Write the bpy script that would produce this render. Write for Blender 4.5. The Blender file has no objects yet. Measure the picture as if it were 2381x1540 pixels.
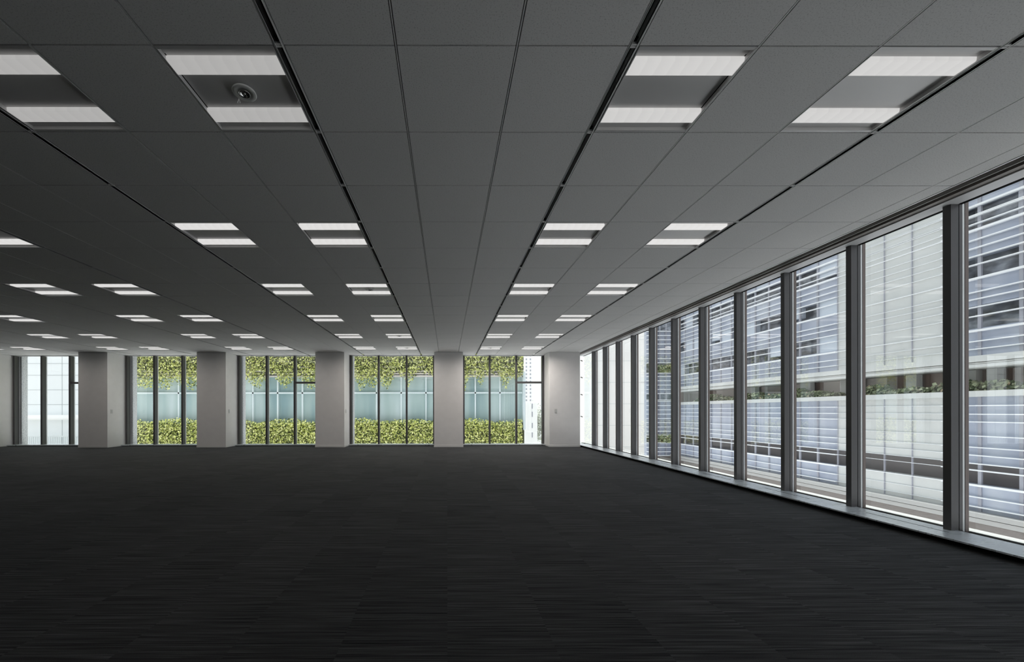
import bpy, math, random
import numpy as np
from mathutils import Matrix, Vector

# ------------------------------------------------------------------ camera, world, exposure
sc = bpy.context.scene
COL = sc.collection
CAMZ = 1.095
F_PX, CX, CY, YAW, ROLL = 911.195, 1042.55, 956.6, 0.0032207, -0.0012287
cam = bpy.data.cameras.new('camera')
cam.sensor_fit = 'HORIZONTAL'
cam.sensor_width = 36.0
cam.lens = F_PX / 2381 * 36
cam.shift_x = (2381 / 2 - CX) / 2381
cam.shift_y = (CY - 1540 / 2) / 2381
cam.clip_end = 500
cam_o = bpy.data.objects.new('camera', cam)
COL.objects.link(cam_o)
cy_, sy_ = math.cos(YAW), math.sin(YAW)
cr_, sr_ = math.cos(ROLL), math.sin(ROLL)
right = Vector((cy_ * cr_, -sy_ * cr_, sr_))
fwd = Vector((sy_, cy_, 0))
up = Vector((-sr_ * cy_, sr_ * sy_, cr_))
m = Matrix(((right.x, up.x, -fwd.x, 0), (right.y, up.y, -fwd.y, 0), (right.z, up.z, -fwd.z, CAMZ), (0, 0, 0, 1)))
cam_o.matrix_world = m
sc.camera = cam_o

world = bpy.data.worlds.new('overcast_sky')
sc.world = world
world.use_nodes = True
wn, wl = world.node_tree.nodes, world.node_tree.links
wn.clear()
wo = wn.new('ShaderNodeOutputWorld')
wb = wn.new('ShaderNodeBackground')
wt = wn.new('ShaderNodeTexCoord')
ws = wn.new('ShaderNodeSeparateXYZ')
wr = wn.new('ShaderNodeValToRGB')
wr.color_ramp.elements[0].position = 0.0
wr.color_ramp.elements[0].color = (1.0, 1.0, 1.0, 1)
wr.color_ramp.elements[1].position = 0.9
wr.color_ramp.elements[1].color = (0.80, 0.92, 1.0, 1)
wl.new(wt.outputs['Generated'], ws.inputs[0])
wl.new(ws.outputs['Z'], wr.inputs[0])
wl.new(wr.outputs[0], wb.inputs['Color'])
wb.inputs['Strength'].default_value = 1.5
wl.new(wb.outputs[0], wo.inputs['Surface'])

sun = bpy.data.lights.new('sun', 'SUN')
sun.energy = 7.5
sun.angle = math.radians(4)
sun.color = (1.0, 0.985, 0.95)
sun_o = bpy.data.objects.new('sun', sun)
sun_o.rotation_euler = (math.radians(-9), 0, 0)   # high sun from beyond the far windows, added to light the unseen decks
COL.objects.link(sun_o)

vs = sc.view_settings
vs.view_transform = 'Standard'
vs.look = 'None'
vs.gamma = 1
vs.use_curve_mapping = False
vs.exposure = 0.0
cy = sc.cycles
cy.use_denoising = True
cy.max_bounces = 10
cy.diffuse_bounces = 6
cy.glossy_bounces = 4
cy.transmission_bounces = 6
cy.transparent_max_bounces = 16
cy.caustics_reflective = False
cy.caustics_refractive = False
cy.sample_clamp_indirect = 6

random.seed(7)
rng = np.random.default_rng(7)

# ------------------------------------------------------------------ materials
def principled(name, color, rough=0.6, metal=0.0, spec=0.5, emit=None, estr=0.0):
    mt = bpy.data.materials.new(name)
    mt.use_nodes = True
    b = mt.node_tree.nodes['Principled BSDF']
    b.inputs['Base Color'].default_value = (*color, 1)
    b.inputs['Roughness'].default_value = rough
    b.inputs['Metallic'].default_value = metal
    b.inputs['Specular IOR Level'].default_value = spec
    if emit:
        b.inputs['Emission Color'].default_value = (*emit, 1)
        b.inputs['Emission Strength'].default_value = estr
    return mt

def nodes(mt):
    return mt.node_tree.nodes, mt.node_tree.links, mt.node_tree.nodes['Principled BSDF']

def ramp(n, l, src, stops):
    r = n.new('ShaderNodeValToRGB')
    while len(r.color_ramp.elements) < len(stops):
        r.color_ramp.elements.new(0.5)
    for e, (p, c) in zip(r.color_ramp.elements, stops):
        e.position = p
        e.color = (*c, 1)
    l.new(src, r.inputs[0])
    return r

def noise(n, l, scale, detail=2.0, vec=None, rough=0.5):
    t = n.new('ShaderNodeTexNoise')
    t.inputs['Scale'].default_value = scale
    t.inputs['Detail'].default_value = detail
    t.inputs['Roughness'].default_value = rough
    if vec is not None:
        l.new(vec, t.inputs['Vector'])
    return t

def mapping(n, l, scale=(1, 1, 1)):
    tc = n.new('ShaderNodeTexCoord')
    mp = n.new('ShaderNodeMapping')
    mp.inputs['Scale'].default_value = scale
    l.new(tc.outputs['Object'], mp.inputs['Vector'])
    return mp.outputs[0]

# mineral ceiling tile: fine speckle
M_TILE = principled('mineral_ceiling_tile', (0.62, 0.62, 0.62), 0.85, spec=0.2)
n, l, b = nodes(M_TILE)
v = mapping(n, l)
t = noise(n, l, 150, 2, v, 0.7)
r = ramp(n, l, t.outputs[0], [(0.33, (0.56, 0.555, 0.55)), (0.42, (0.79, 0.785, 0.775)), (0.7, (0.83, 0.825, 0.815))])
l.new(r.outputs[0], b.inputs['Base Color'])

M_BAR = principled('ceiling_bar_paint', (0.75, 0.75, 0.74), 0.5)
M_BLACK = principled('matt_black_slot', (0.004, 0.004, 0.004), 0.9, spec=0.1)
M_WALL = principled('white_wall_paint', (0.74, 0.725, 0.71), 0.7, spec=0.3)
n, l, b = nodes(M_WALL)
t = noise(n, l, 6, 3, mapping(n, l))
r = ramp(n, l, t.outputs[0], [(0.3, (0.83, 0.815, 0.80)), (0.7, (0.86, 0.845, 0.83))])
l.new(r.outputs[0], b.inputs['Base Color'])
M_DARKWALL = principled('grey_wall_paint', (0.16, 0.16, 0.16), 0.8)
M_MULL = principled('dark_bronze_aluminium', (0.085, 0.083, 0.086), 0.38, 0.0, 0.5)
M_MULLEXT = principled('warm_grey_aluminium', (0.16, 0.13, 0.12), 0.45, 0.3)
M_CAP = principled('white_glazing_cap', (0.85, 0.87, 0.88), 0.35)
M_SILL = principled('satin_grey_sill', (0.74, 0.78, 0.81), 0.28, 0.45)
n, l, b = nodes(M_SILL)
t = noise(n, l, 3, 4, mapping(n, l, (1, 8, 1)))
r = ramp(n, l, t.outputs[0], [(0.3, (0.24, 0.24, 0.24)), (0.7, (0.36, 0.36, 0.36))])
l.new(r.outputs[0], b.inputs['Roughness'])
M_SOFFIT = principled('white_soffit_paint', (0.66, 0.66, 0.67), 0.45)
M_BLINDBOX = principled('brown_blind_recess', (0.27, 0.245, 0.23), 0.6)
M_RAIL = principled('blind_rail_grey', (0.30, 0.28, 0.265), 0.5)
M_WHITEMETAL = principled('white_enamel', (0.82, 0.82, 0.80), 0.35)
M_CHROME = principled('chrome_reflector', (0.75, 0.75, 0.74), 0.08, 1.0)
M_REFLECTOR = principled('white_light_tray', (0.66, 0.655, 0.65), 0.36, 0.12)
M_PLASTIC = principled('white_plastic_plate', (0.62, 0.62, 0.60), 0.4)
M_SWITCH = principled('grey_rocker', (0.60, 0.61, 0.60), 0.4)

# lamp diffuser: emission with faint prismatic ribs
def diffuser_mat(name, strength):
    mt = principled(name, (0.25, 0.25, 0.25), 0.6)
    n, l, b = nodes(mt)
    tc = n.new('ShaderNodeTexCoord')
    wv = n.new('ShaderNodeTexWave')
    wv.inputs['Scale'].default_value = 4.4
    wv.bands_direction = 'X'
    wv.wave_profile = 'SAW'
    l.new(tc.outputs['Object'], wv.inputs['Vector'])
    r = ramp(n, l, wv.outputs[0], [(0.0, (0.93, 0.915, 0.90)), (1.0, (1.0, 0.985, 0.965))])
    l.new(r.outputs[0], b.inputs['Emission Color'])
    b.inputs['Emission Strength'].default_value = strength
    return mt
M_DIFF = diffuser_mat('lit_diffuser', 0.74)
M_DIFF_A = diffuser_mat('lit_diffuser_vignetted', 0.43)     # front row: lens vignetting put into the emission, strongest away from the glass
M_DIFF_B = diffuser_mat('lit_diffuser_half_vignetted', 0.60)  # weaker vignetting in the emission, for front-row lights near the glass

# striped carpet tiles
M_CARPET = principled('striped_carpet_tile', (0.05, 0.05, 0.055), 0.85, spec=0.08)
n, l, b = nodes(M_CARPET)
tc = n.new('ShaderNodeTexCoord')
sep = n.new('ShaderNodeSeparateXYZ')
l.new(tc.outputs['Object'], sep.inputs[0])
def math_(op, a, bb=None):
    q = n.new('ShaderNodeMath')
    q.operation = op
    for i, s in enumerate((a, bb)):
        if s is None:
            continue
        if isinstance(s, (int, float)):
            q.inputs[i].default_value = s
        else:
            l.new(s, q.inputs[i])
    return q.outputs[0]
col_id = math_('FLOOR', math_('DIVIDE', sep.outputs['X'], 0.5))
row_id = math_('FLOOR', math_('ADD', math_('DIVIDE', sep.outputs['Y'], 0.5), math_('MULTIPLY', col_id, 0.5)))
cmb = n.new('ShaderNodeCombineXYZ')
l.new(col_id, cmb.inputs[0]); l.new(row_id, cmb.inputs[1])
wn_ = n.new('ShaderNodeTexWhiteNoise')
wn_.noise_dimensions = '3D'
l.new(cmb.outputs[0], wn_.inputs['Vector'])
offs = math_('MULTIPLY', wn_.outputs['Value'], 31.0)
cmb2 = n.new('ShaderNodeCombineXYZ')
l.new(math_('ADD', math_('MULTIPLY', sep.outputs['X'], 1.4), offs), cmb2.inputs[0])
l.new(math_('MULTIPLY', sep.outputs['Y'], 78.0), cmb2.inputs[1])
st = noise(n, l, 1.0, 3, cmb2.outputs[0], 0.7)
fine = noise(n, l, 420.0, 1, tc.outputs['Object'])
mixv = math_('ADD', math_('MULTIPLY', st.outputs[0], 0.75), math_('MULTIPLY', fine.outputs[0], 0.25))
mixv = math_('ADD', mixv, math_('MULTIPLY', math_('SUBTRACT', wn_.outputs['Value'], 0.5), 0.035))
r = ramp(n, l, mixv, [(0.36, (0.010, 0.010, 0.0105)), (0.45, (0.037, 0.037, 0.038)), (0.56, (0.066, 0.066, 0.067)), (0.68, (0.130, 0.130, 0.131))])
l.new(r.outputs[0], b.inputs['Base Color'])
bp = n.new('ShaderNodeBump')
bp.inputs['Strength'].default_value = 0.5
bp.inputs['Distance'].default_value = 0.004
l.new(mixv, bp.inputs['Height'])
l.new(bp.outputs[0], b.inputs['Normal'])
b.inputs['Sheen Weight'].default_value = 0.04
b.inputs['Sheen Roughness'].default_value = 0.4
b.inputs['Sheen Tint'].default_value = (0.75, 0.88, 1.0, 1)

# clear glass: transparent with a real Fresnel reflection
def glass_mat(name, tint, r0=.08, rough=0.0):
    mt = bpy.data.materials.new(name)
    mt.use_nodes = True
    n, l = mt.node_tree.nodes, mt.node_tree.links
    n.clear()
    o = n.new('ShaderNodeOutputMaterial')
    mx = n.new('ShaderNodeMixShader')
    tr = n.new('ShaderNodeBsdfTransparent')
    gl = n.new('ShaderNodeBsdfGlossy')
    tr.inputs['Color'].default_value = (*tint, 1)
    gl.inputs['Roughness'].default_value = rough
    # Schlick reflectance, the same from either side of the pane
    ge = n.new('ShaderNodeNewGeometry')
    vm = n.new('ShaderNodeVectorMath'); vm.operation = 'DOT_PRODUCT'
    l.new(ge.outputs['Incoming'], vm.inputs[0])
    l.new(ge.outputs['Normal'], vm.inputs[1])
    def mm(op, p, q=None):
        k = n.new('ShaderNodeMath'); k.operation = op
        for i, t_ in enumerate((p, q)):
            if t_ is None:
                continue
            if isinstance(t_, (int, float)):
                k.inputs[i].default_value = t_
            else:
                l.new(t_, k.inputs[i])
        return k.outputs[0]
    inv = mm('SUBTRACT', 1.0, mm('ABSOLUTE', vm.outputs['Value']))
    refl = mm('ADD', r0, mm('MULTIPLY', 1.0 - r0, mm('POWER', inv, 5.0)))
    l.new(refl, mx.inputs[0])
    l.new(tr.outputs[0], mx.inputs[1])
    l.new(gl.outputs[0], mx.inputs[2])
    l.new(mx.outputs[0], o.inputs['Surface'])
    return mt
M_GLASS = glass_mat('clear_window_glass', (0.975, 0.985, 0.985), .19)

# exterior
M_CONC = principled('street_concrete', (0.42, 0.42, 0.41), 0.9)
M_LEDGE = principled('pale_stone_ledge', (0.40, 0.415, 0.40), 0.7)
M_FIN = principled('white_louvre_paint', (0.84, 0.86, 0.88), 0.4)
M_POST = principled('grey_post_paint', (0.36, 0.37, 0.42), 0.5)
M_WPANEL = principled('off_white_panel', (0.66, 0.68, 0.665), 0.55)
n, l, b = nodes(M_WPANEL)
t = noise(n, l, 0.7, 3, mapping(n, l))
r = ramp(n, l, t.outputs[0], [(0.3, (0.56, 0.575, 0.565)), (0.7, (0.64, 0.655, 0.645))])
l.new(r.outputs[0], b.inputs['Base Color'])
M_BPANEL = principled('blue_grey_fritted_glass', (0.42, 0.46, 0.55), 0.35)
n, l, b = nodes(M_BPANEL)
t = noise(n, l, 0.5, 3, mapping(n, l, (1, 2.0, 0.6)))
r = ramp(n, l, t.outputs[0], [(0.3, (0.31, 0.35, 0.45)), (0.55, (0.42, 0.46, 0.55)), (0.75, (0.53, 0.57, 0.63))])
l.new(r.outputs[0], b.inputs['Base Color'])
M_DARKGL = principled('dark_office_glass', (0.085, 0.095, 0.11), 0.12)
n, l, b = nodes(M_DARKGL)
t = noise(n, l, 2.2, 5, mapping(n, l, (1, 1.0, 1.6)))
r = ramp(n, l, t.outputs[0], [(0.35, (0.05, 0.055, 0.065)), (0.52, (0.15, 0.165, 0.19)), (0.68, (0.36, 0.39, 0.44))])
l.new(r.outputs[0], b.inputs['Base Color'])
M_CURTAIN = principled('pale_blind', (0.60, 0.66, 0.74), 0.8)
M_TERR = principled('terrace_wall', (0.78, 0.73, 0.70), 0.8)
M_TERRDARK = principled('terrace_brown_panel', (0.30, 0.22, 0.19), 0.6)
M_BASE = principled('taupe_wall', (0.19, 0.17, 0.16), 0.8)
M_LOWLEDGE = principled('grey_ledge', (0.40, 0.40, 0.39), 0.7)
M_BAND = principled('taupe_band', (0.15, 0.14, 0.14), 0.6)
M_WHITEB = principled('white_stone_wall', (0.94, 0.945, 0.93), 0.8)
M_PALEB = principled('pale_grey_wall', (0.70, 0.74, 0.74), 0.8)
M_PALEW = principled('pale_cladding', (0.83, 0.86, 0.86), 0.8)
M_JOINT = principled('panel_joint', (0.50, 0.53, 0.54), 0.8)
M_TEAL = principled('teal_curtained_glass', (0.46, 0.60, 0.60), 0.12)
n, l, b = nodes(M_TEAL)
t = noise(n, l, 1.0, 2, mapping(n, l, (1.3, 1, 0.15)))
r = ramp(n, l, t.outputs[0], [(0.3, (0.28, 0.40, 0.42)), (0.5, (0.43, 0.54, 0.53)), (0.7, (0.56, 0.66, 0.67))])
l.new(r.outputs[0], b.inputs['Base Color'])
M_TEALFR = principled('pale_window_frame', (0.72, 0.80, 0.82), 0.5)
M_SPAND = principled('grey_spandrel', (0.25, 0.25, 0.24), 0.8)
M_GRANITE = principled('pale_granite', (0.78, 0.80, 0.82), 0.8)
n, l, b = nodes(M_GRANITE)
t = noise(n, l, 30, 3, mapping(n, l), 0.7)
r = ramp(n, l, t.outputs[0], [(0.36, (0.52, 0.54, 0.57)), (0.5, (0.78, 0.80, 0.82)), (0.65, (0.88, 0.89, 0.90))])
l.new(r.outputs[0], b.inputs['Base Color'])

def leaf_mat(name, stops):
    mt = principled(name, (0.3, 0.35, 0.1), 0.5, spec=0.4)
    n, l, b = nodes(mt)
    g = n.new('ShaderNodeNewGeometry')
    r = ramp(n, l, g.outputs['Random Per Island'], stops)
    l.new(r.outputs[0], b.inputs['Base Color'])
    return mt
M_IVY = leaf_mat('ivy_leaves', [(0.08, (0.07, 0.10, 0.025)), (0.28, (0.34, 0.39, 0.11)), (0.55, (0.72, 0.76, 0.20)), (0.88, (0.97, 0.96, 0.46))])
M_HEDGE = leaf_mat('hedge_leaves', [(0.0, (0.08, 0.11, 0.06)), (0.5, (0.24, 0.29, 0.16)), (0.92, (0.45, 0.48, 0.32)), (1.0, (0.52, 0.38, 0.25))])
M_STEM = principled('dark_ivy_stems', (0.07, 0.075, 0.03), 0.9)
M_SOIL = principled('planter_soil', (0.05, 0.04, 0.03), 0.9)

# ------------------------------------------------------------------ builders
class MB:
    def __init__(s):
        s.v = []; s.f = []
    def box(s, x0, x1, y0, y1, z0, z1):
        i = len(s.v)
        x0, x1 = min(x0, x1), max(x0, x1)
        y0, y1 = min(y0, y1), max(y0, y1)
        z0, z1 = min(z0, z1), max(z0, z1)
        s.v += [(x0, y0, z0), (x1, y0, z0), (x1, y1, z0), (x0, y1, z0), (x0, y0, z1), (x1, y0, z1), (x1, y1, z1), (x0, y1, z1)]
        s.f += [(i, i+3, i+2, i+1), (i+4, i+5, i+6, i+7), (i, i+1, i+5, i+4), (i+1, i+2, i+6, i+5), (i+2, i+3, i+7, i+6), (i+3, i, i+4, i+7)]
        return s
    def quad(s, *p):
        i = len(s.v)
        s.v += list(p)
        s.f.append(tuple(range(i, i + len(p))))
        return s
    def prism_y(s, prof, y0, y1):
        """profile of (x, z) points extruded along y"""
        i = len(s.v); k = len(prof)
        s.v += [(x, y0, z) for x, z in prof] + [(x, y1, z) for x, z in prof]
        for a in range(k):
            bb = (a + 1) % k
            s.f.append((i+a, i+bb, i+k+bb, i+k+a))
        s.f.append(tuple(i + a for a in range(k))[::-1])
        s.f.append(tuple(i + k + a for a in range(k)))
        return s
    def prism_x(s, prof, x0, x1):
        """profile of (y, z) points extruded along x"""
        i = len(s.v); k = len(prof)
        s.v += [(x0, y, z) for y, z in prof] + [(x1, y, z) for y, z in prof]
        for a in range(k):
            bb = (a + 1) % k
            s.f.append((i+a, i+k+a, i+k+bb, i+bb))
        s.f.append(tuple(i + a for a in range(k)))
        s.f.append(tuple(i + k + a for a in range(k))[::-1])
        return s
    def lathe(s, prof, c, seg=32, closed=False):
        """(r, z) profile about a vertical axis at c"""
        i = len(s.v); k = len(prof)
        for j in range(seg):
            a = 2 * math.pi * j / seg
            s.v += [(c[0] + r_ * math.cos(a), c[1] + r_ * math.sin(a), c[2] + z_) for r_, z_ in prof]
        for j in range(seg):
            j2 = (j + 1) % seg
            for a in range(k if closed else k - 1):
                a2 = (a + 1) % k
                s.f.append((i+j*k+a, i+j2*k+a, i+j2*k+a2, i+j*k+a2))
        return s
    def tube(s, pts, r_=0.001, seg=6):
        for p, q in zip(pts[:-1], pts[1:]):
            p, q = Vector(p), Vector(q)
            d = (q - p).normalized()
            u = d.orthogonal().normalized()
            w = d.cross(u)
            i = len(s.v)
            for c in (p, q):
                for j in range(seg):
                    a = 2 * math.pi * j / seg
                    s.v.append(tuple(c + (u * math.cos(a) + w * math.sin(a)) * r_))
            for j in range(seg):
                j2 = (j + 1) % seg
                s.f.append((i+j, i+j2, i+seg+j2, i+seg+j))
        return s
    def build(s, name, mat, parent=None, smooth=False, bevel=0.0):
        me = bpy.data.meshes.new(name)
        me.from_pydata(s.v, [], s.f)
        me.update()
        me.materials.append(mat)
        if smooth:
            me.polygons.foreach_set('use_smooth', [True] * len(me.polygons))
        o = bpy.data.objects.new(name, me)
        COL.objects.link(o)
        if parent:
            o.parent = parent
        if bevel:
            bm_ = o.modifiers.new('bevel', 'BEVEL')
            bm_.width = bevel
            bm_.segments = 2
            bm_.limit_method = 'ANGLE'
        return o

def empty(name, loc=(0, 0, 0)):
    o = bpy.data.objects.new(name, None)
    o.empty_display_size = 0.2
    o.location = loc
    COL.objects.link(o)
    return o

def tag(o, label, cat, group=None, kind=None):
    o['label'] = label
    o['category'] = cat
    if group:
        o['group'] = group
    if kind:
        o['kind'] = kind
    return o

def struct(o):
    o['kind'] = 'structure'
    return o

def copy_tree(o, parent=None):
    c = o.copy()
    COL.objects.link(c)
    c.parent = parent
    for ch in kids[o.name]:
        copy_tree(ch, c)
    return c
kids = {}
def remember(o):
    kids[o.name] = list(o.children)
    for c in o.children:
        remember(c)

# ------------------------------------------------------------------ room grid
H = 2.9                       # ceiling height
X0, D0, T = -0.8514, 1.934, 0.6
XW = 4.065                    # right edge of the ceiling
XL = -17.6                    # left wall
DB = -6.0                     # wall behind the camera
DC = 11.95                    # faces of the columns
DW = 12.6                     # inner face of the back window frames
JLO, JHI = -13, 18            # tile rows

# floor
MB().box(XL - .3, 4.6, DB - .3, 12.9, -0.25, 0.0).build('floor', M_CARPET)
struct(bpy.data.objects['floor'])

# ceiling: individual tiles with open joints, one mesh
XI = {i: X0 + T * i for i in range(-28, 9)}
XI[7] = 3.320
XI[8] = 3.900
def joint(i):
    """occupied interval of the joint at line i, and whether it is a slot"""
    x = XI[i]
    if i % 3 == 0 and -27 <= i <= 6:
        lit_right = (i % 6 == 3)
        return (x - .052, x + .004, True) if lit_right else (x - .004, x + .052, True)
    return (x - .0075, x + .0075, False)
LIT_I = [i for i in range(-27, 6) if i % 6 in (3, 5)]
LIT_J = [0, 3, 6, 9, 12, 15]
LIT_JALL = [-12, -9, -6, -3] + LIT_J
def row_edges(j):
    return D0 + T * j
ce = MB()
cols = sorted(XI)
for a in range(len(cols)):
    i = cols[a]
    xa = joint(i)[1]
    xb = joint(i + 1)[0] if i + 1 in XI else XW
    for j in range(JLO, JHI):
        if i in LIT_I and j in LIT_J:
            continue
        ya, yb = row_edges(j) + .004, min(row_edges(j + 1) - .004, 12.72)
        if yb - ya < .01:
            continue
        ce.box(xa, xb, ya, yb, H, H + .018)
ceiling = ce.build('ceiling', M_TILE)
struct(ceiling)
# dark void above the tiles and the slab
MB().box(XL - .3, XW + .01, DB - .3, 12.8, H + .16, H + .20).build('ceiling_void', M_BLACK, ceiling)
MB().box(XL - .4, 4.50, DB - .4, 13.2, H + .24, H + .7).build('ceiling_slab', M_DARKWALL, ceiling)
bars = MB()
for i in cols:
    xa, xb, slot = joint(i)
    if not slot:
        bars.box(xa + .0045, xb - .0045, row_edges(JLO), 12.7, H + .001, H + .02)
bars.build('joint_bar', M_BAR, ceiling)
back = MB()
back.box(XL, XW, row_edges(JLO), 12.7, H + .024, H + .03)
# leave the void open above slots and light trays by building the joint backing in strips
back = MB()
for j in range(JLO, JHI):
    y = row_edges(j)
    back.box(XL, XW, y - .02, y + .02, H + .024, H + .028)
for i in cols:
    xa, xb, slot = joint(i)
    back.box(xa - .01, xb + .01, row_edges(JLO), 12.7, H + .06 if slot else H + .022, H + .066 if slot else H + .026)
back.build('joint_backing', M_BLACK, ceiling)
MB().box(XW - .002, XW + .014, DB, 12.62, H - .004, H + .03).build('ceiling_edge_trim', M_CAP, ceiling)

# linear slots
slot_names = {
    6: 'thin black ceiling air slot nearest to the right window wall',
    3: 'black ceiling air slot bordering the right side of the unlit central strip',
    0: 'black ceiling air slot bordering the left side of the unlit central strip',
    -3: 'black ceiling air slot running diagonally, fourth counted from the right window wall',
    -6: 'black ceiling air slot on the darker left ceiling, fifth from the right window wall',
    -9: 'black ceiling air slot on the darker left ceiling, sixth from the right window wall',
    -12: 'black ceiling air slot at the dim far left, seventh from the right window wall',
    -15: 'black ceiling air slot at the dim far left, eighth from the right window wall',
    -18: 'black ceiling air slot at the dim far left, ninth from the right window wall',
    -21: 'black ceiling air slot at the dim far left, tenth from the right window wall',
}
for i, lab in slot_names.items():
    xa, xb, _ = joint(i)
    e = tag(empty('ceiling_air_slot', ((xa + xb) / 2, 5, H)), lab, 'air slot', 'black air slots in the ceiling')
    w = (xb - xa) / 2
    y0, y1 = row_edges(JLO) - 5, 12.4 - 5
    fr = MB()
    for s_ in (-1, 1):
        fr.box(s_ * (w - .004), s_ * (w - .0135), y0, y1, .0005, .012)
        fr.box(s_ * (w - .0115), s_ * (w - .0135), y0, y1, -.002, .05)
    MB().box(-w + .014, w - .014, y0, y1, .045, .05).build('baffle', M_BLACK, e)
    br = fr
    for j in range(JLO + 1, JHI):
        yy = row_edges(j) - 5
        if yy < y1:
            br.box(-w + .012, w - .012, yy - .011, yy - .002, -.0005, .012)
            br.box(-w + .012, w - .012, yy + .002, yy + .011, -.0005, .012)
    br.build('slot_frame', M_BAR, e)

# ------------------------------------------------------------------ ceiling lights
LAMP_DATA = bpy.data.lights.new('lamp', 'AREA')   # the downward light of one diffuser strip
LAMP_DATA.shape = 'RECTANGLE'
LAMP_DATA.size = .56
LAMP_DATA.size_y = .09
LAMP_DATA.energy = 0.35
LAMP_DATA.color = (1.0, .93, .87)
LAMP_DATA.spread = math.radians(105)
def lamp_variant(energy):
    la = LAMP_DATA.copy()
    la.energy = energy
    la.spread = math.radians(165)
    return la
LAMP_MID = lamp_variant(2.0)
LAMP_FAR = {'left': lamp_variant(2.3), 'middle': lamp_variant(5.5), 'right': lamp_variant(8.5), 'corner': lamp_variant(13.0)}   # perimeter row, brightest by the corner
def make_light():
    e = empty('ceiling_light', (0, 0, H))
    w = .2915
    # outer tray: lip, sloping reflector, raised centre panel with the two diffuser bars on it
    tray = MB()
    tray.box(-w, w, -.2965, -.279, 0, .012)
    tray.box(-w, w, .279, .2965, 0, .012)
    tray.prism_x([(-.2815, .012), (-.2785, .012), (-.2785, .05), (-.2815, .05)], -w, w)
    tray.prism_x([(.2785, .012), (.2815, .012), (.2815, .05), (.2785, .05)], -w, w)
    tray.box(-w, w, -.2815, .2815, .05, .055)
    tray.box(-w - .002, -w + .003, -.2965, .2965, -.001, .052)
    tray.box(w - .003, w + .002, -.2965, .2965, -.001, .052)
    tray.build('light_tray', M_REFLECTOR, e)
    # glossy panels between and outside the diffuser bars
    cp = MB()
    cp.box(-w + .004, w - .004, -.123, .123, .0225, .028)
    cp.prism_x([(-.2775, .020), (-.2775, .026), (-.221, .028), (-.221, .0225)][::-1], -w + .004, w - .004)
    cp.prism_x([(.2775, .020), (.2775, .026), (.221, .028), (.221, .0225)], -w + .004, w - .004)
    cp.build('reflector', M_REFLECTOR, e)
    for s_ in (-1, 1):
        c = s_ * .1725
        d = MB()
        d.prism_x([(c - .0475, .012), (c - .046, .003), (c - .042, .001), (c + .042, .001), (c + .046, .003), (c + .0475, .012), (c + .048, .0235), (c - .048, .0235)][::-1], -w + .004, w - .004)
        d.build('diffuser', M_DIFF, e)
    for s_ in (-1, 1):
        la = LAMP_DATA
        lo = bpy.data.objects.new('lamp', la)
        lo.location = (0, s_ * .1725, -.001)
        COL.objects.link(lo)
        lo.parent = e
    return e
ROWN = {0: 'nearest row', 3: 'second row', 6: 'third row', 9: 'fourth row', 12: 'fifth row', 15: 'farthest row'}
COLN = {5: 'beside the slot nearest the right windows', 3: 'just right of the unlit central strip', -1: 'just left of the unlit central strip',
        -3: 'second left of the unlit central strip', -7: 'third left of the unlit central strip', -9: 'fourth left of the unlit central strip',
        -13: 'fifth left of the unlit central strip', -15: 'sixth left of the unlit central strip',
        -19: 'seventh left of the unlit central strip', -21: 'eighth left of the unlit central strip'}
proto = make_light()
bpy.context.view_layer.update()
remember(proto)
first = True
blank = MB()
for i in LIT_I:
    for j in LIT_J:
        cx_, cyy = X0 + T * (i + .5), row_edges(j) + .3
        yb = cyy + .3
        vis = 1042.5 + 911 * (cx_ + .3) / (cyy + .2) > -6
        if not vis:
            xa, xb = joint(i)[1], joint(i + 1)[0]
            blank.box(xa, xb, cyy - .2965, cyy + .2965, H, H + .018)
            continue
        o = proto if first else copy_tree(proto)
        first = False
        o.location = (cx_, cyy, H)
        for ch in o.children:
            if ch.type == 'LIGHT':
                ch.data = LAMP_FAR['left' if i < -6 else ('middle' if i < 0 else ('right' if i < 5 else 'corner'))] if j == 15 else (LAMP_MID if j == 12 else LAMP_DATA)
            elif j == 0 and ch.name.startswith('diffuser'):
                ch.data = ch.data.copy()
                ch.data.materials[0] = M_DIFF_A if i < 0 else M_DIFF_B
        tag(o, 'twin-strip ceiling light in the %s, %s' % (ROWN[j], COLN[i]), 'ceiling light', 'square twin-strip ceiling lights')
blank.build('blank_tile', M_TILE, ceiling)

# round emergency lamps in the middle of some lights
def emergency(i, j, lab, cord):
    c = (X0 + T * (i + .5), row_edges(j) + .3, H - .004)
    e = tag(empty('emergency_downlight', c), lab, 'emergency light', 'round emergency lamps set in light fittings')
    MB().lathe([(.062, .0175), (.064, .012), (.060, .0085), (.030, .010), (.030, .016), (.060, .0175)], (0, 0, 0), 40, True).build('trim_ring', M_WHITEMETAL, e, True)
    MB().lathe([(.030, .008), (.0315, .005), (.0285, .004), (.026, .010), (.018, .022), (.006, .026), (.0005, .026)], (0, 0, 0), 32).build('reflector', M_CHROME, e, True)
    MB().lathe([(.0005, .003), (.005, .004), (.0075, .009), (.006, .014), (.004, .024)], (0, 0, 0), 20).build('lamp', M_CHROME, e, True)
    if cord:
        z = -.052
        px_, py_ = -.022, -.018
        MB().tube([(px_, py_, .008), (px_, py_, z + .016)], .0006).tube([(px_ - .009, py_, z - .008), (px_, py_, z + .016), (px_ + .009, py_, z - .008), (px_ - .009, py_, z - .008)], .0018).build('pull_tag', M_WHITEMETAL, e)
    return e
emergency(-1, 0, 'round chrome emergency lamp with a hanging triangular pull tag, in the nearest row', True)
emergency(-1, 6, 'small round emergency lamp between the strips of a third row light', False)
emergency(-1, 12, 'tiny round emergency lamp in a fifth row light left of the central strip', False)
emergency(-1, 15, 'tiny round emergency lamp in a farthest row light left of the central strip', False)
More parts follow.
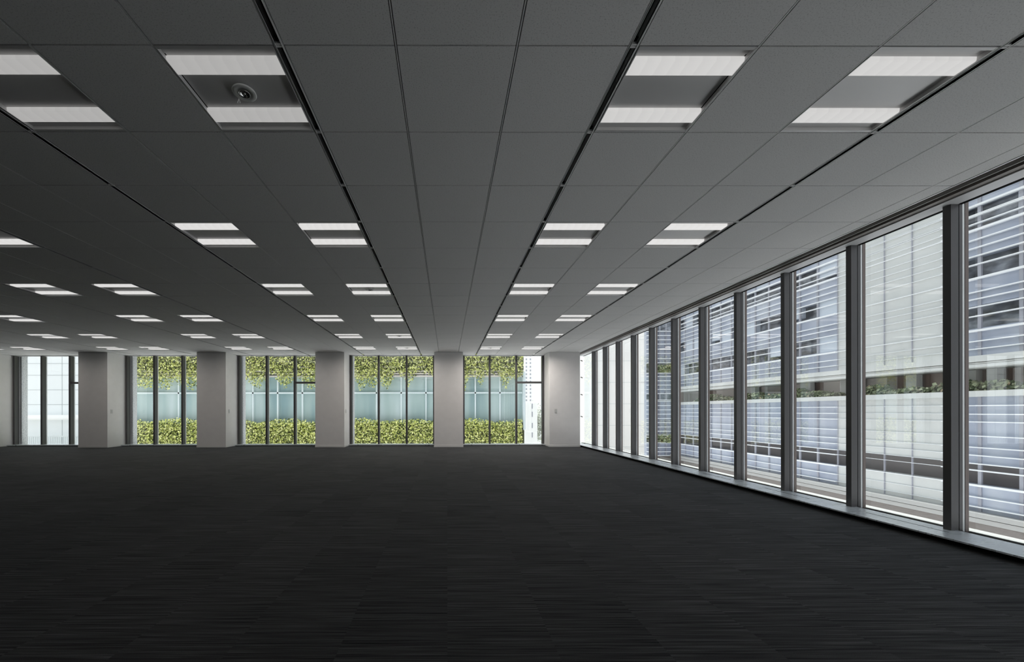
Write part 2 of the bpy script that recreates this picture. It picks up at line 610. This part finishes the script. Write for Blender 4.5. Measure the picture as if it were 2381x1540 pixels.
emergency(3, 15, 'tiny round emergency lamp in a farthest row light right of the central strip', False)

# ------------------------------------------------------------------ walls of the room
struct(MB().box(XL - .3, XL, DB - .3, 12.9, 0, H + .2).build('wall_left', M_DARKWALL))
struct(MB().box(XL, 4.6, DB - .3, DB, 0, H + .2).build('wall_behind', M_DARKWALL))

# ------------------------------------------------------------------ columns along the back
CR = [-17.53, -13.93, -10.33, -6.735, -3.132, 0.488]
CLAB = {-10.33: 'white square column between the pale building view and the leftmost ivy view',
        -6.735: 'white square column second from the left, with a switch plate on its right side',
        -3.132: 'white square column third from the left, between the two widest ivy views',
        0.488: 'white square column in the middle of the far wall with no side face showing',
        -13.93: 'white column cut off by the left edge of the photo'}
def column(x0, x1, y0, y1, lab, nm='column'):
    e = tag(empty(nm, ((x0 + x1) / 2, (y0 + y1) / 2, 0)), lab, 'column', 'white columns along the far window wall')
    hx, hy = (x1 - x0) / 2, (y1 - y0) / 2
    MB().box(-hx, hx, -hy, hy, 0.05, H - .001).build('shaft', M_WALL, e, bevel=.004)
    MB().box(-hx - .006, hx + .006, -hy - .006, hy, 0.002, 0.055).build('baseboard', M_WHITEMETAL, e)
    return e
for x in CR[1:]:
    column(x - .885, x, DC, 12.74, CLAB[x])
column(3.125, 4.06, DC, 12.72, 'white column at the right corner of the far wall, next to the long glass wall')

# switch plates
def switch(loc, face, lab):
    e = tag(empty('light_switch', loc), lab, 'light switch', 'switch plates on the columns')
    pl, rk = MB(), MB()
    if face == 'x':
        pl.box(0, .007, -.035, .035, -.06, .06)
        rk.box(.006, .011, -.018, .018, -.035, .035)
    else:
        pl.box(-.035, .035, -.007, 0, -.06, .06)
        rk.box(-.018, .018, -.011, -.006, -.035, .035)
    pl.build('plate', M_PLASTIC, e, bevel=.002)
    rk.build('rocker', M_SWITCH, e, bevel=.001)
switch((-10.328, 12.10, 1.10), 'x', 'small light switch plate on the side of the leftmost full column')
switch((-6.733, 12.12, 1.10), 'x', 'small light switch plate on the side of the second full column')
switch((-3.130, 12.13, 1.10), 'x', 'small light switch plate on the side of the third full column')
switch((3.318, 11.948, 1.10), 'y', 'light switch plate on the front of the right corner column')

# ------------------------------------------------------------------ back windows
def mull_y(mb, cx_, z0, z1):
    mb.box(cx_ - .0285, cx_ + .0285, DW, DW + .085, z0, z1)
    mb.box(cx_ - .022, cx_ + .022, DW + .085, DW + .135, z0, z1)
wn_i = 1
for k in range(-2, 4):
    base = .488 + 3.6 * (k - 3) if k < 3 else .488
    if base < -17.6:
        continue
    offs_ = [.0, .9, 1.8, 2.7] if k < 3 else [.02, .875, 1.735, 2.61]
    offs_ = [o_ + .0285 if q == 0 else (o_ + .010 if q < 3 else o_ - .012) for q, o_ in enumerate(offs_)]
    e = struct(empty('window_%d' % wn_i, (base + 1.35, DW, 0)))
    wn_i += 1
    def loc(mb):   # shift into the window's own frame
        mb.v = [(x - base - 1.35, y - DW, z) for x, y, z in mb.v]
        return mb
    cs = [base + o_ for o_ in offs_]
    for c in cs:
        mb = MB(); mull_y(mb, c, .045, H - .02)
        loc(mb).build('mullion', M_MULL, e)
        mb = MB(); mb.box(c - .02, c + .02, DW + .14, DW + .17, .045, H - .02)
        loc(mb).build('glazing_cap', M_CAP, e)
    mb = MB()
    mb.box(cs[0], cs[-1], DW + .05, DW + .13, H - .02, H + .02)
    loc(mb).build('head_frame', M_SOFFIT, e)
    mb = MB(); mb.box(base, base + 2.72, 12.42, DW + .14, .014, .045)
    loc(mb).build('window_sill', M_SILL, e)
    mb = MB(); mb.box(base, base + 2.72, 12.45, 12.47, 0, .014)
    loc(mb).build('kick_board', M_BLACK, e)
    if k % 2 == 1:
        mb = MB(); mb.box(cs[2], cs[3], DW + .01, DW + .12, 1.095 + .895, 1.095 + .955)
        loc(mb).build('transom', M_MULL, e)
    for q in range(3):
        mb = MB(); mb.quad((cs[q] + .02, DW + .136, .045), (cs[q+1] - .02, DW + .136, .045), (cs[q+1] - .02, DW + .136, H - .01), (cs[q] + .02, DW + .136, H - .01))
        loc(mb).build('glass_pane', M_GLASS, e)
# narrow corner window beside the right column
e = struct(empty('window_%d' % wn_i, (4.25, DW, 0)))
wn_i += 1
MB().quad((-.19, .136, .045), (.20, .136, .045), (.20, .136, H), (-.19, .136, H)).build('glass_pane', M_GLASS, e)
MB().box(-.19, .24, -.18, .14, .014, .045).build('window_sill', M_SILL, e)
MB().box(-.19, .20, .05, .13, H - .02, H + .02).build('head_frame', M_SOFFIT, e)
for y_ in (839, 878, 918, 969):
    z_ = CAMZ + (956.6 - y_) / 911 * 12.72
    MB().box(.085, .135, .10, .125, z_ - .012, z_ + .012).box(.12, .15, .10, .132, z_ - .03, z_ - .008).build('glass_clip', M_MULLEXT, e)

# ------------------------------------------------------------------ right window wall
XM = 4.35
WP = 0.835
FAR = [3.425 + WP * k for k in range(-9, 11)]
def right_window(dfar, dnext, k):
    """pane between this mullion and the next one further away"""
    e = struct(empty('window_%d' % k, (XM, dfar, 0)))
    z0, z1 = .06, H - .02
    MB().box(0, .065, -.057, 0, z0, z1).box(.065, .072, -.053, -.004, z0, z1).box(.072, .099, -.057, 0, z0, z1).build('mullion', M_MULL, e)
    MB().box(.112, .130, -.048, -.008, z0 - .1, z1 + .1).build('glazing_cap', M_CAP, e)
    MB().box(.130, .160, -.052, -.004, z0 - .1, z1 + .1).build('outer_mullion', M_MULLEXT, e)
    MB().quad((.105, -.057, z0 - .02), (.105, dnext - dfar - .057, z0 - .02), (.105, dnext - dfar - .057, z1 + .1), (.105, -.057, z1 + .1)).build('glass_pane', M_GLASS, e)
    MB().box(.07, .099, 0, dnext - dfar - .057, z1 - .004, z1 + .01).box(.07, .1, 0, dnext - dfar - .057, z0 - .03, z0 - .006).build('frame_gasket', M_BLACK, e)
    return e
for a, d in enumerate(FAR):
    nx = FAR[a + 1] if a + 1 < len(FAR) else 12.78
    right_window(d, nx, wn_i)
    wn_i += 1

# sill ledge with flush air slots, dark kick recess, soffit and blind recess
y0, y1 = DB, 12.42
sill = struct(MB().box(4.065, 4.412, y0, y1, .047, .060).build('trim_1', M_SILL))
for k in range(-5, 8):
    d = 3.315 + 1.275 * k
    MB().box(4.254, 4.266, d, d + .655, .0592, .0603).build('sill_slot', M_BLACK, sill)
for k in range(-6, 8):
    d = 2.68 + 1.275 * k
    MB().box(4.066, 4.411, d, d + .0025, .0598, .0602).build('plate_joint', M_MULL, sill)
struct(MB().box(4.19, 4.21, y0, y1, 0, .047).build('baseboard_right', M_BLACK))
struct(MB().box(4.262, 4.41, y0, 12.6, H - .022, H + .02).build('trim_2', M_SOFFIT))
rec = MB()
rec.box(4.262, 4.275, y0, 12.6, H + .02, H + .15)
rec.box(4.079, 4.275, y0, 12.6, H + .15, H + .158)
rec.box(4.079, 4.085, y0, 12.6, H + .03, H + .15)
recess = struct(rec.build('trim_3', M_BLINDBOX))
MB().box(4.20, 4.262, y0, 12.6, H - .012, H + .02).build('recess_edge', M_BLINDBOX, recess)
bl = MB().box(4.150, 4.162, y0, 12.55, H - .004, H + .022)
tag(bl.build('blind_bottom_rail', M_RAIL), 'grey blind rail retracted in the ceiling recess above the glass wall', 'blind')

# ------------------------------------------------------------------ outside: own building edge
ow = MB()
ow.box(4.53, 4.65, DB, 13.2, -.35, .05)
struct(ow.build('trim_4', M_LEDGE))
struct(MB().box(XL, 4.5, 12.9, 13.1, -.4, .0).build('trim_5', M_LEDGE))
piers = [(-10.21, 'granite pier outside the leftmost ivy window, seen past the mullion'), (-13.80, 'speckled granite pier outside the far left window with the pale building'),
         (-6.64, 'granite pier outside the second ivy window from the left'), (-3.055, 'granite pier edge outside the third ivy window from the left')]
for x, lab in piers:
    e = tag(empty('granite_pier', (x - .4, 12.96, 0)), lab, 'pier', 'granite piers outside the far windows')
    mb = MB()
    zz = -.4
    while zz < 3.4:
        mb.box(-.36, .4, -.20, -.02, zz, zz + .637)
        mb.box(-.355, .395, -.195, -.025, zz + .637, zz + .645)
        zz += .645
    o = mb.build('stone_block', M_GRANITE, e)

# ------------------------------------------------------------------ ground and added bounce decks
XF_BOUNCE = 14.8
M_BOUNCE = principled('pale_bounce_surface', (0.74, 0.745, 0.76), 0.85)
struct(MB().box(9.0, XF_BOUNCE, -12, 27, -3.2, -3.0).build('bounce_deck_right', M_BOUNCE))  # unseen deck, added to bounce sunlight up through the right windows onto the ceiling
struct(MB().box(XL - 6, 4.6, 13.2, 19.8, -1.6, -1.4).build('bounce_deck_back', M_BOUNCE))  # second unseen deck, added to bounce light in through the far windows
g = MB().box(-90, 120, -60, 160, -9.2, -9.0).build('ground', M_CONC)
struct(g)

# ------------------------------------------------------------------ louvred office building on the right
XF = 15.0
def hz(k): return CAMZ + k * XF
rf = lambda x: 911.2 / (x - 1042.5) * XF      # photo column to depth along that facade
B = tag(empty('office_building', (XF, 14, -9)), 'louvred office building with blue and white panels behind the right glass wall', 'building')
def bb(mb, name, mat, par=None):
    mb.v = [(x - XF, y - 14, z + 9) for x, y, z in mb.v]
    return mb.build(name, mat, par or B)
DE = 25.8
DN = -5.0
PITCH = .0535 * XF
WHITE = (.785 * XF, .9989 * XF)
# storey bands: (k0, k1) ; panels blue or white behind fins
bandsU = [(.102, .155), (.198, .252), (.291, .345), (.388, .44), (.485, .80)]
stripsU = [(.155, .198), (.252, .291), (.345, .388), (.44, .485)]
bandsL = [(-.0997, .030), (-.190, -.140)]
wp, bpnl = MB(), MB()
segs = [(DN, WHITE[0], 0), (WHITE[0], WHITE[1], 1), (WHITE[1], DE, 0)]
for y0_, y1_, wht in segs:
    for k0, k1 in bandsU + bandsL:
        (wp if wht else bpnl).box(XF, XF + .3, y0_, y1_, hz(k0), hz(k1))
    if wht:
        for k0, k1 in stripsU:
            wp.box(XF, XF + .3, y0_, y1_, hz(k0), hz(k1))
bb(wp, 'white_panel', M_WPANEL)
bb(bpnl, 'blue_panel', M_BPANEL)
# window strips with blinds
cu = MB()
for si, (k0, k1) in enumerate(stripsU):
    for y0_, y1_, wht in segs:
        if wht:
            continue
        bb(MB().box(XF + .25, XF + .3, y0_, y1_, hz(k0), hz(k1)), 'window_strip', M_DARKGL)
        yy = y0_
        while yy < y1_ - .1:
            if random.random() < .38 or (y0_ > 10 and yy - y0_ < .45):
                cu.box(XF + .02, XF + .24, yy, min(yy + PITCH, y1_), hz(k0) + random.choice((0, 0, .15)), hz(k1))
            yy += PITCH
bb(cu, 'blind', M_CURTAIN)
# fins
finsU = [.3853 + .0, .369, .3408, .322, .3065, .291, .275, .2492, .2236, .210, .195, .178, .151, .1307, .116]
finsU += [f_ + .236 for f_ in finsU] + [.405, .42, .438, .46, .478, .50]
thick = (.2492, .151, .3408)
finsL = [.0096, -.0065, -.021, -.0475, -.069, -.084, -.0997, -.112, -.140, -.1625, -.1807]
fn = MB()
for k in finsU + finsL:
    h_ = .030 if k in (-.112,) else .024
    if k in thick or k == -.140:
        h_ = .050
    if -.75 < k < .9:
        for y0_, y1_, wht in segs:
            d_ = .042 if wht else .11
            hh = h_ * .30 if wht else h_ * .8
            fn.box(XF - d_, XF, y0_, y1_, hz(k) - hh, hz(k) + hh * .4)
bb(fn, 'louvre_fin', M_FIN)
ps = MB()
yy = .785 * XF - PITCH * 20
while yy < DE:
    if yy > DN:
        w_ = .011 if WHITE[0] - .1 < yy < WHITE[1] + .1 else .036
        ps.box(XF - .03, XF + .02, yy - w_, yy + w_, hz(.102), hz(.60))
        ps.box(XF - .03, XF + .02, yy - w_, yy + w_, hz(-.190), hz(.026))
    yy += PITCH
bb(ps, 'post', M_POST)
# end wall of white section trim, fascia, parapet, ledge
bb(MB().box(XF - .25, XF + .3, DN, DE, hz(.0905), hz(.102)).box(XF - .20, XF + .3, DN, DE, hz(.0865), hz(.0895)).box(XF - .22, XF + 3, DN, DE, hz(.0807), hz(.086)), 'fascia', M_WPANEL)
bb(MB().box(XF - .12, XF + .25, DN, DE, hz(.026), hz(.037)), 'parapet', M_WPANEL)
bb(MB().box(XF - .30, XF + .3, DN, DE, hz(-.1985), hz(-.190)).box(XF - .26, XF + .3, DN, DE, hz(-.2085), hz(-.200)), 'lower_ledge', M_LOWLEDGE)
bb(MB().box(XF - .1, XF + .5, DN, DE, -9, hz(-.205)), 'base_wall', M_BASE)
bb(MB().box(XF + .30, XF + .5, DN, DE, hz(-.145), hz(-.095)), 'recessed_band', M_BAND)
# roof & body
bb(MB().box(XF + .5, XF + 12, DN, DE, hz(.10), hz(.80)).box(XF + .5, XF + 12, DN, DE, -9, hz(.0)), 'body', M_TERR)
# terrace
tw = MB().box(XF + 1.1, XF + 1.3, DN, DE, hz(.0), hz(.09)).box(XF + .2, XF + 2, DE - .1, DE, hz(.0), hz(.09))
bb(tw, 'terrace_wall', M_TERR)
td = MB()
for x_a, x_b in ((2340, 2360), (2290, 2302), (2150, 2215), (2070, 2115), (1900, 1918), (1790, 1830), (2385, 2480), (1650, 1668), (1715, 1730), (2500, 2600), (2700, 3000)):
    s_ = (XF + 1.05) / XF
    td.box(XF + 1.04, XF + 1.1, rf(x_b) * s_, rf(x_a) * s_, hz(.0), hz(.085))
bb(td, 'terrace_door', M_TERRDARK)
tc_ = MB()
for x_a, x_b in ((2255, 2285), (1965, 2010), (2120, 2145), (1870, 1895), (1735, 1765), (2310, 2335)):
    s_ = (XF + .85) / XF
    tc_.box(XF + .75, XF + .95, rf(x_b) * s_, rf(x_a) * s_, hz(.0), hz(.085))
bb(tc_, 'terrace_column', M_WPANEL)

# end wing of the block that projects towards the room (faces the camera)
def zz(y): return CAMZ + (956.6 - y) / 911.2 * DE
wg = MB().box(13.3, XF + .02, DE + .3, DE + .6, -9, 13)
bb(wg, 'wing_wall', M_BPANEL)
bb(MB().box(13.3, XF, DE + .24, DE + .31, zz(690), zz(768)).box(13.3, XF, DE + .24, DE + .31, zz(846), zz(868)).box(13.3, XF, DE + .24, DE + .31, zz(930), zz(918)).box(13.3, XF, DE + .24, DE + .31, zz(1030), zz(1012)), 'wing_window', M_DARKGL)
f2 = MB()
for y_ in list(range(500, 690, 11)) + [700, 770, 780, 790, 800, 812, 822, 834, 844, 868, 876, 886, 896, 906, 916, 931, 934, 944, 954, 964, 974, 984, 994, 1004, 1013, 1018, 1031, 1042, 1052, 1061]:
    f2.box(13.28, XF, DE + .08, DE + .26, zz(y_) - .022, zz(y_) + .022)
bb(f2, 'wing_louvre', M_FIN)
p2 = MB()
for x_ in (1531, 1542, 1557, 1571):
    X_ = (x_ - 1042.5) / 911.2 * DE
    p2.box(X_ - .05, X_ + .05, DE + .2, DE + .3, zz(1062), 13)
bb(p2, 'wing_post', M_POST)
bb(MB().box(13.3, XF + .3, DE + .2, DE + .35, -9, zz(1063)), 'wing_base', M_BASE)

# ------------------------------------------------------------------ buildings further off
e = tag(empty('white_building', (16, 36, -9)), 'bright white stone building seen through the far panes of the right glass wall', 'building')
wb_ = MB().box(-2.7, 6, -1, 6, 0, 40)
wb_.build('wall', M_WHITEB, e)
jt = MB()
for z_ in [9 + CAMZ + (956.6 - y_) / 911.2 * 35 for y_ in (1040, 990, 940, 890, 840, 790, 740)]:
    jt.box(-2.71, 6, -1.012, -.9, z_ - .02, z_ + .02)
for x_ in (-1.6, -.35, .9, 2.2):
    jt.box(x_ - .012, x_ + .012, -1.012, -.9, 0, 39.9)
jt.build('panel_joint', M_PALEB, e)

e = tag(empty('tower_block', (23.5, 60, -9)), 'distant bluish office block in a narrow pane beside the corner column', 'building')
MB().box(-2.6, 1.6, 0, 10, 0, 30).build('wall', M_PALEB, e)
mb = MB()
for k in range(8):
    mb.box(-2.4, 1.4, -.05, 0, 2 + k * 3.4, 3.1 + k * 3.4)
mb.build('window_strip', M_BPANEL, e)
mb = MB()
for k in range(8):
    for q in range(4):
        mb.box(-2.4 + q, -2.33 + q, -.1, 0, 1 + k * 3.4, 4 + k * 3.4)
mb.build('post', M_FIN, e)

# the ivy covered building behind
DG = 20.0
gz = lambda y: CAMZ + (956.6 - y) / 911.2 * DG
GX0, GX1 = -16.9, 3.95
G = tag(empty('ivy_building', (-6, DG, -9)), 'teal-windowed building behind the far windows, hung with ivy', 'building')
def gb(mb, name, mat):
    mb.v = [(x + 6, y - DG, z + 9) for x, y, z in mb.v]
    return mb.build(name, mat, G)
gb(MB().box(GX0, GX1, DG + .5, DG + 6, -9, 9.0), 'body', M_SPAND)
for y_a, y_b, nm in ((975, 868, 'curtained_glass'),):
    xs = [-15.164 + 1.279 * k for k in range(-2, 16)]
    for a in range(len(xs) - 1):
        x_a, x_b = max(xs[a], GX0), min(xs[a + 1], GX1)
        if x_b - x_a < .05:
            continue
        gb(MB().box(x_a, x_b, DG + .42, DG + .5, gz(1000), gz(866)), nm, M_TEAL)
fr = MB()
for x_ in xs:
    if GX0 < x_ < GX1 + .1:
        fr.box(x_ - .035, x_ + .035, DG + .3, DG + .43, gz(1000), gz(864))
fr.box(GX0, GX1, DG + .3, DG + .43, gz(915), gz(911.4))
fr.box(GX1 - .06, GX1 + .02, DG + .0, DG + .5, gz(1000), gz(864))
gb(fr, 'window_frame', M_TEALFR)
sl_ = MB()
for y_ in (862, 868, 874):
    sl_.box(GX0, GX1, DG + .2, DG + .5, gz(y_) - .035, gz(y_) + .035)
gb(sl_, 'spandrel_rail', M_TERR)
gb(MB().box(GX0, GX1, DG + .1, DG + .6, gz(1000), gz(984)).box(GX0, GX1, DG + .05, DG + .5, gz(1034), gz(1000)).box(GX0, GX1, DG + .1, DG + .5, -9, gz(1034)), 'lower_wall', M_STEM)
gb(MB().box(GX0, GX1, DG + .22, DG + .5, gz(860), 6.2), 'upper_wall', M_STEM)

def leaf_mesh(name, mat, pts, nrm, size, tilt=.9, parent=None):
    """ivy leaves: kite shaped blades of two faces, scattered at pts"""
    nL = len(pts)
    pts = np.asarray(pts)
    base = np.array([[0, -.5, 0], [.42, -.02, .08], [.0, .55, 0], [-.42, -.02, .08]])
    nrm = np.tile(np.array(nrm, float), (nL, 1)) + rng.normal(0, tilt * .6, (nL, 3))
    nrm /= np.linalg.norm(nrm, axis=1)[:, None]
    upv = np.tile(np.array([0, 0, -1.0]), (nL, 1)) + rng.normal(0, .55, (nL, 3))
    sx = np.cross(upv, nrm); sx /= np.linalg.norm(sx, axis=1)[:, None]
    sy = np.cross(nrm, sx)
    sz = size * rng.uniform(.65, 1.35, (nL, 1))
    V = np.empty((nL, 4, 3))
    for q in range(4):
        V[:, q] = pts + sz * (base[q, 0] * sx + base[q, 1] * sy + base[q, 2] * nrm)
    me = bpy.data.meshes.new(name)
    me.vertices.add(nL * 4)
    me.vertices.foreach_set('co', V.reshape(-1))
    tri = np.array([0, 1, 2, 0, 2, 3])
    idx = (np.arange(nL)[:, None] * 4 + tri[None]).reshape(-1)
    me.loops.add(nL * 6)
    me.loops.foreach_set('vertex_index', idx)
    me.polygons.add(nL * 2)
    me.polygons.foreach_set('loop_start', np.arange(nL * 2) * 3)
    me.polygons.foreach_set('loop_total', np.full(nL * 2, 3))
    me.update(calc_edges=True)
    me.validate()
    me.materials.append(mat)
    o = bpy.data.objects.new(name, me)
    COL.objects.link(o)
    if parent:
        o.parent = parent
    return o

# lower edge of the hanging ivy in photo columns (x, y)
edge = [(270, 905), (320, 903), (340, 900), (352, 908), (365, 885), (380, 905), (395, 908), (405, 880), (412, 886), (430, 905), (447, 908), (470, 890), (500, 900), (545, 896),
        (572, 880), (585, 893), (605, 903), (620, 885), (632, 868), (645, 880), (662, 905), (672, 900), (688, 885), (700, 880), (715, 900), (732, 905), (760, 885), (800, 890),
        (824, 880), (840, 908), (855, 896), (868, 905), (882, 890), (892, 897), (903, 910), (915, 885), (925, 868), (940, 880), (953, 902), (963, 885), (975, 868), (1005, 872), (1040, 890),
        (1078, 905), (1085, 912), (1093, 880), (1108, 874), (1120, 900), (1130, 880), (1143, 872), (1160, 872), (1172, 893), (1180, 908), (1192, 880), (1205, 886), (1216, 880)]
ex = np.array([(a - 1042.5) / 911.2 * DG for a, _ in edge])
ez = np.array([gz(b_) for _, b_ in edge])
N1 = 44000
X_ = rng.uniform(GX0, GX1 - .05, N1)
zt = 6.3
Zb = np.interp(X_, ex, ez)
u = rng.uniform(0, 1, N1)
Z_ = Zb + (zt - Zb) * u
Y_ = DG + .2 - rng.uniform(0, .32, N1)
# thin the fringe: keep fewer leaves near the lower edge
keep = rng.uniform(0, 1, N1) < np.clip((Z_ - Zb) / .55 + .25, 0, 1)
P1 = np.stack([X_, Y_, Z_], 1)[keep]
o = leaf_mesh('hanging_ivy', M_IVY, P1, (0, -1, .55), .084)
tag(o, 'yellow-green ivy hanging down the upper storey outside the far windows', 'ivy')
N2 = 27000
X_ = rng.uniform(GX0, GX1 - .15, N2)
top = np.array([gz(b_) for b_ in (977, 974, 981, 975, 973, 980, 978, 972, 984, 976, 974, 983, 975, 978, 973, 980, 977, 975, 982, 976, 974, 979, 982, 976)])
Zt = np.interp(X_, np.linspace(GX0, GX1, len(top)), top) + rng.normal(0, .03, N2)
Z_ = gz(1052) + (Zt - gz(1052)) * rng.uniform(0, 1, N2)
Y_ = DG + .1 - rng.uniform(0, .34, N2)
o = leaf_mesh('ivy_hedge', M_IVY, np.stack([X_, Y_, Z_], 1), (0, -1, .55), .084)
tag(o, 'yellow-green ivy hedge growing along the balcony below the teal windows', 'hedge')

# planting on the louvred building
rngh = [(N3, a_, b_) for N3, a_, b_ in ((9000, DN, 14.6), (4200, 15.3, 19.6), (2500, 19.9, 24))]
pts = []
for N3, ya, yb in rngh:
    Y_ = rng.uniform(ya, yb, N3)
    hgt = .27 + .10 * np.sin(Y_ * 2.3) + .07 * np.sin(Y_ * 5.9 + 1)
    Z_ = hz(.034) + hgt * rng.uniform(0, 1, N3) ** .8 + .02
    X_ = XF + .42 + rng.normal(0, .14, N3)
    pts.append(np.stack([X_, Y_, Z_], 1))
o = leaf_mesh('planter_hedge', M_HEDGE, np.concatenate(pts), (-1, 0, .8), .105)
tag(o, 'low green hedge along the terrace parapet of the louvred building', 'hedge')
bb(MB().box(XF + .25, XF + .75, DN, DE, hz(.02), hz(.034)), 'planter', M_SOIL)
pts = []
for (ya, yb, n_) in ((866, 850, 500), (1030, 1012, 420)):
    X_ = rng.uniform(13.5, 14.95, n_)
    pts.append(np.stack([X_, DE + .12 + rng.normal(0, .06, n_), rng.uniform(zz(ya), zz(yb), n_)], 1))
o = leaf_mesh('balcony_plants', M_HEDGE, np.concatenate(pts), (0, -1, .8), .13)
tag(o, 'green balcony plants between the louvres of the projecting wing', 'plants', kind='stuff')

# pale building left
e = tag(empty('pale_building', (-25, 24, -9)), 'pale panelled building with a ledge and white railing, seen through the far left window', 'building')
lz = lambda y: 9 + CAMZ + (956.6 - y) / 911.2 * 24
MB().box(-6, 4.4, 0, 5, 0, 22).build('wall', M_PALEW, e)
mb = MB()
for y_ in (845, 872, 906, 940):
    mb.box(-6, 4.4, -.012, .01, lz(y_) - .015, lz(y_) + .015)
for x_ in (-5.0, -3.6, -2.35, -1.1, .2, 1.5, 2.9):
    mb.box(x_ - .015, x_ + .015, -.012, .01, 0, 21.9)
mb.box(-2.0, -1.86, -.05, .01, lz(960), lz(860))
mb.build('panel_joint', M_JOINT, e)
MB().box(-6, 4.45, -.5, .02, lz(972), lz(964)).box(-6, 4.45, -.4, .02, lz(975), lz(972)).build('ledge', M_WHITEB, e)
mb = MB().box(-6, 4.4, -.85, -.80, lz(1012) - .03, lz(1012) + .03)
for k in range(95):
    x_ = -6 + k * .11
    mb.box(x_, x_ + .02, -.84, -.81, lz(1036), lz(1012))
mb.build('railing', M_PALEB, e)
MB().box(-6, 4.4, -.9, .0, 0, lz(1036)).build('balcony_slab', M_WHITEB, e)

# tower with rows of small windows and low buildings at the right of the ivy
e = tag(empty('white_tower', (17.5, 82, -9)), 'tall white tower with dotted window columns, right of the ivy building', 'building')
MB().box(-2.6, 3.4, 0, 8, 0, 60).build('wall', M_WHITEB, e)
mb = MB()
for k in range(56):
    z_ = 9 + CAMZ + (956.6 - 826 + 40) / 911.2 * 82 - k * .78
    for x_ in (-.9, -.05):
        if z_ > 9 + 2.5:
            mb.box(x_ - .13, x_ + .13, -.06, .02, z_, z_ + .36)
mb.build('small_window', M_POST, e)
e = tag(empty('low_building', (10.5, 46, -9)), 'low white building with slit windows between the ivy and the window edge', 'building')
MB().box(-1.4, .1, 0, 6, 0, 9 + CAMZ + .9).build('wall', M_WHITEB, e)
mb = MB()
for y_ in (945, 964, 990, 1012):
    z_ = 9 + CAMZ + (956.6 - y_) / 911.2 * 46
    mb.box(-.55, -.45, -.05, .01, z_ - .3, z_ + .3)
mb.build('slit_window', M_POST, e)
pts = rng.normal(0, 1, (1400, 3)) * np.array([.42, .4, 1.2]) + np.array([13.3, 58, CAMZ - 2.0])
t_ = empty('street_tree', (13.0, 58, -9))
tag(t_, 'hazy grey-green tree beside the low white building', 'tree')
lf = leaf_mesh('crown', leaf_mat('tree_leaves', [(0, (.25, .28, .22)), (1, (.55, .58, .50))]), pts - np.array([13.0, 58, -9]), (0, -1, .6), .22, parent=t_)
MB().tube([(0, 0, 0), (0, 0, 7.5)], .09, 8).build('trunk', M_STEM, t_)
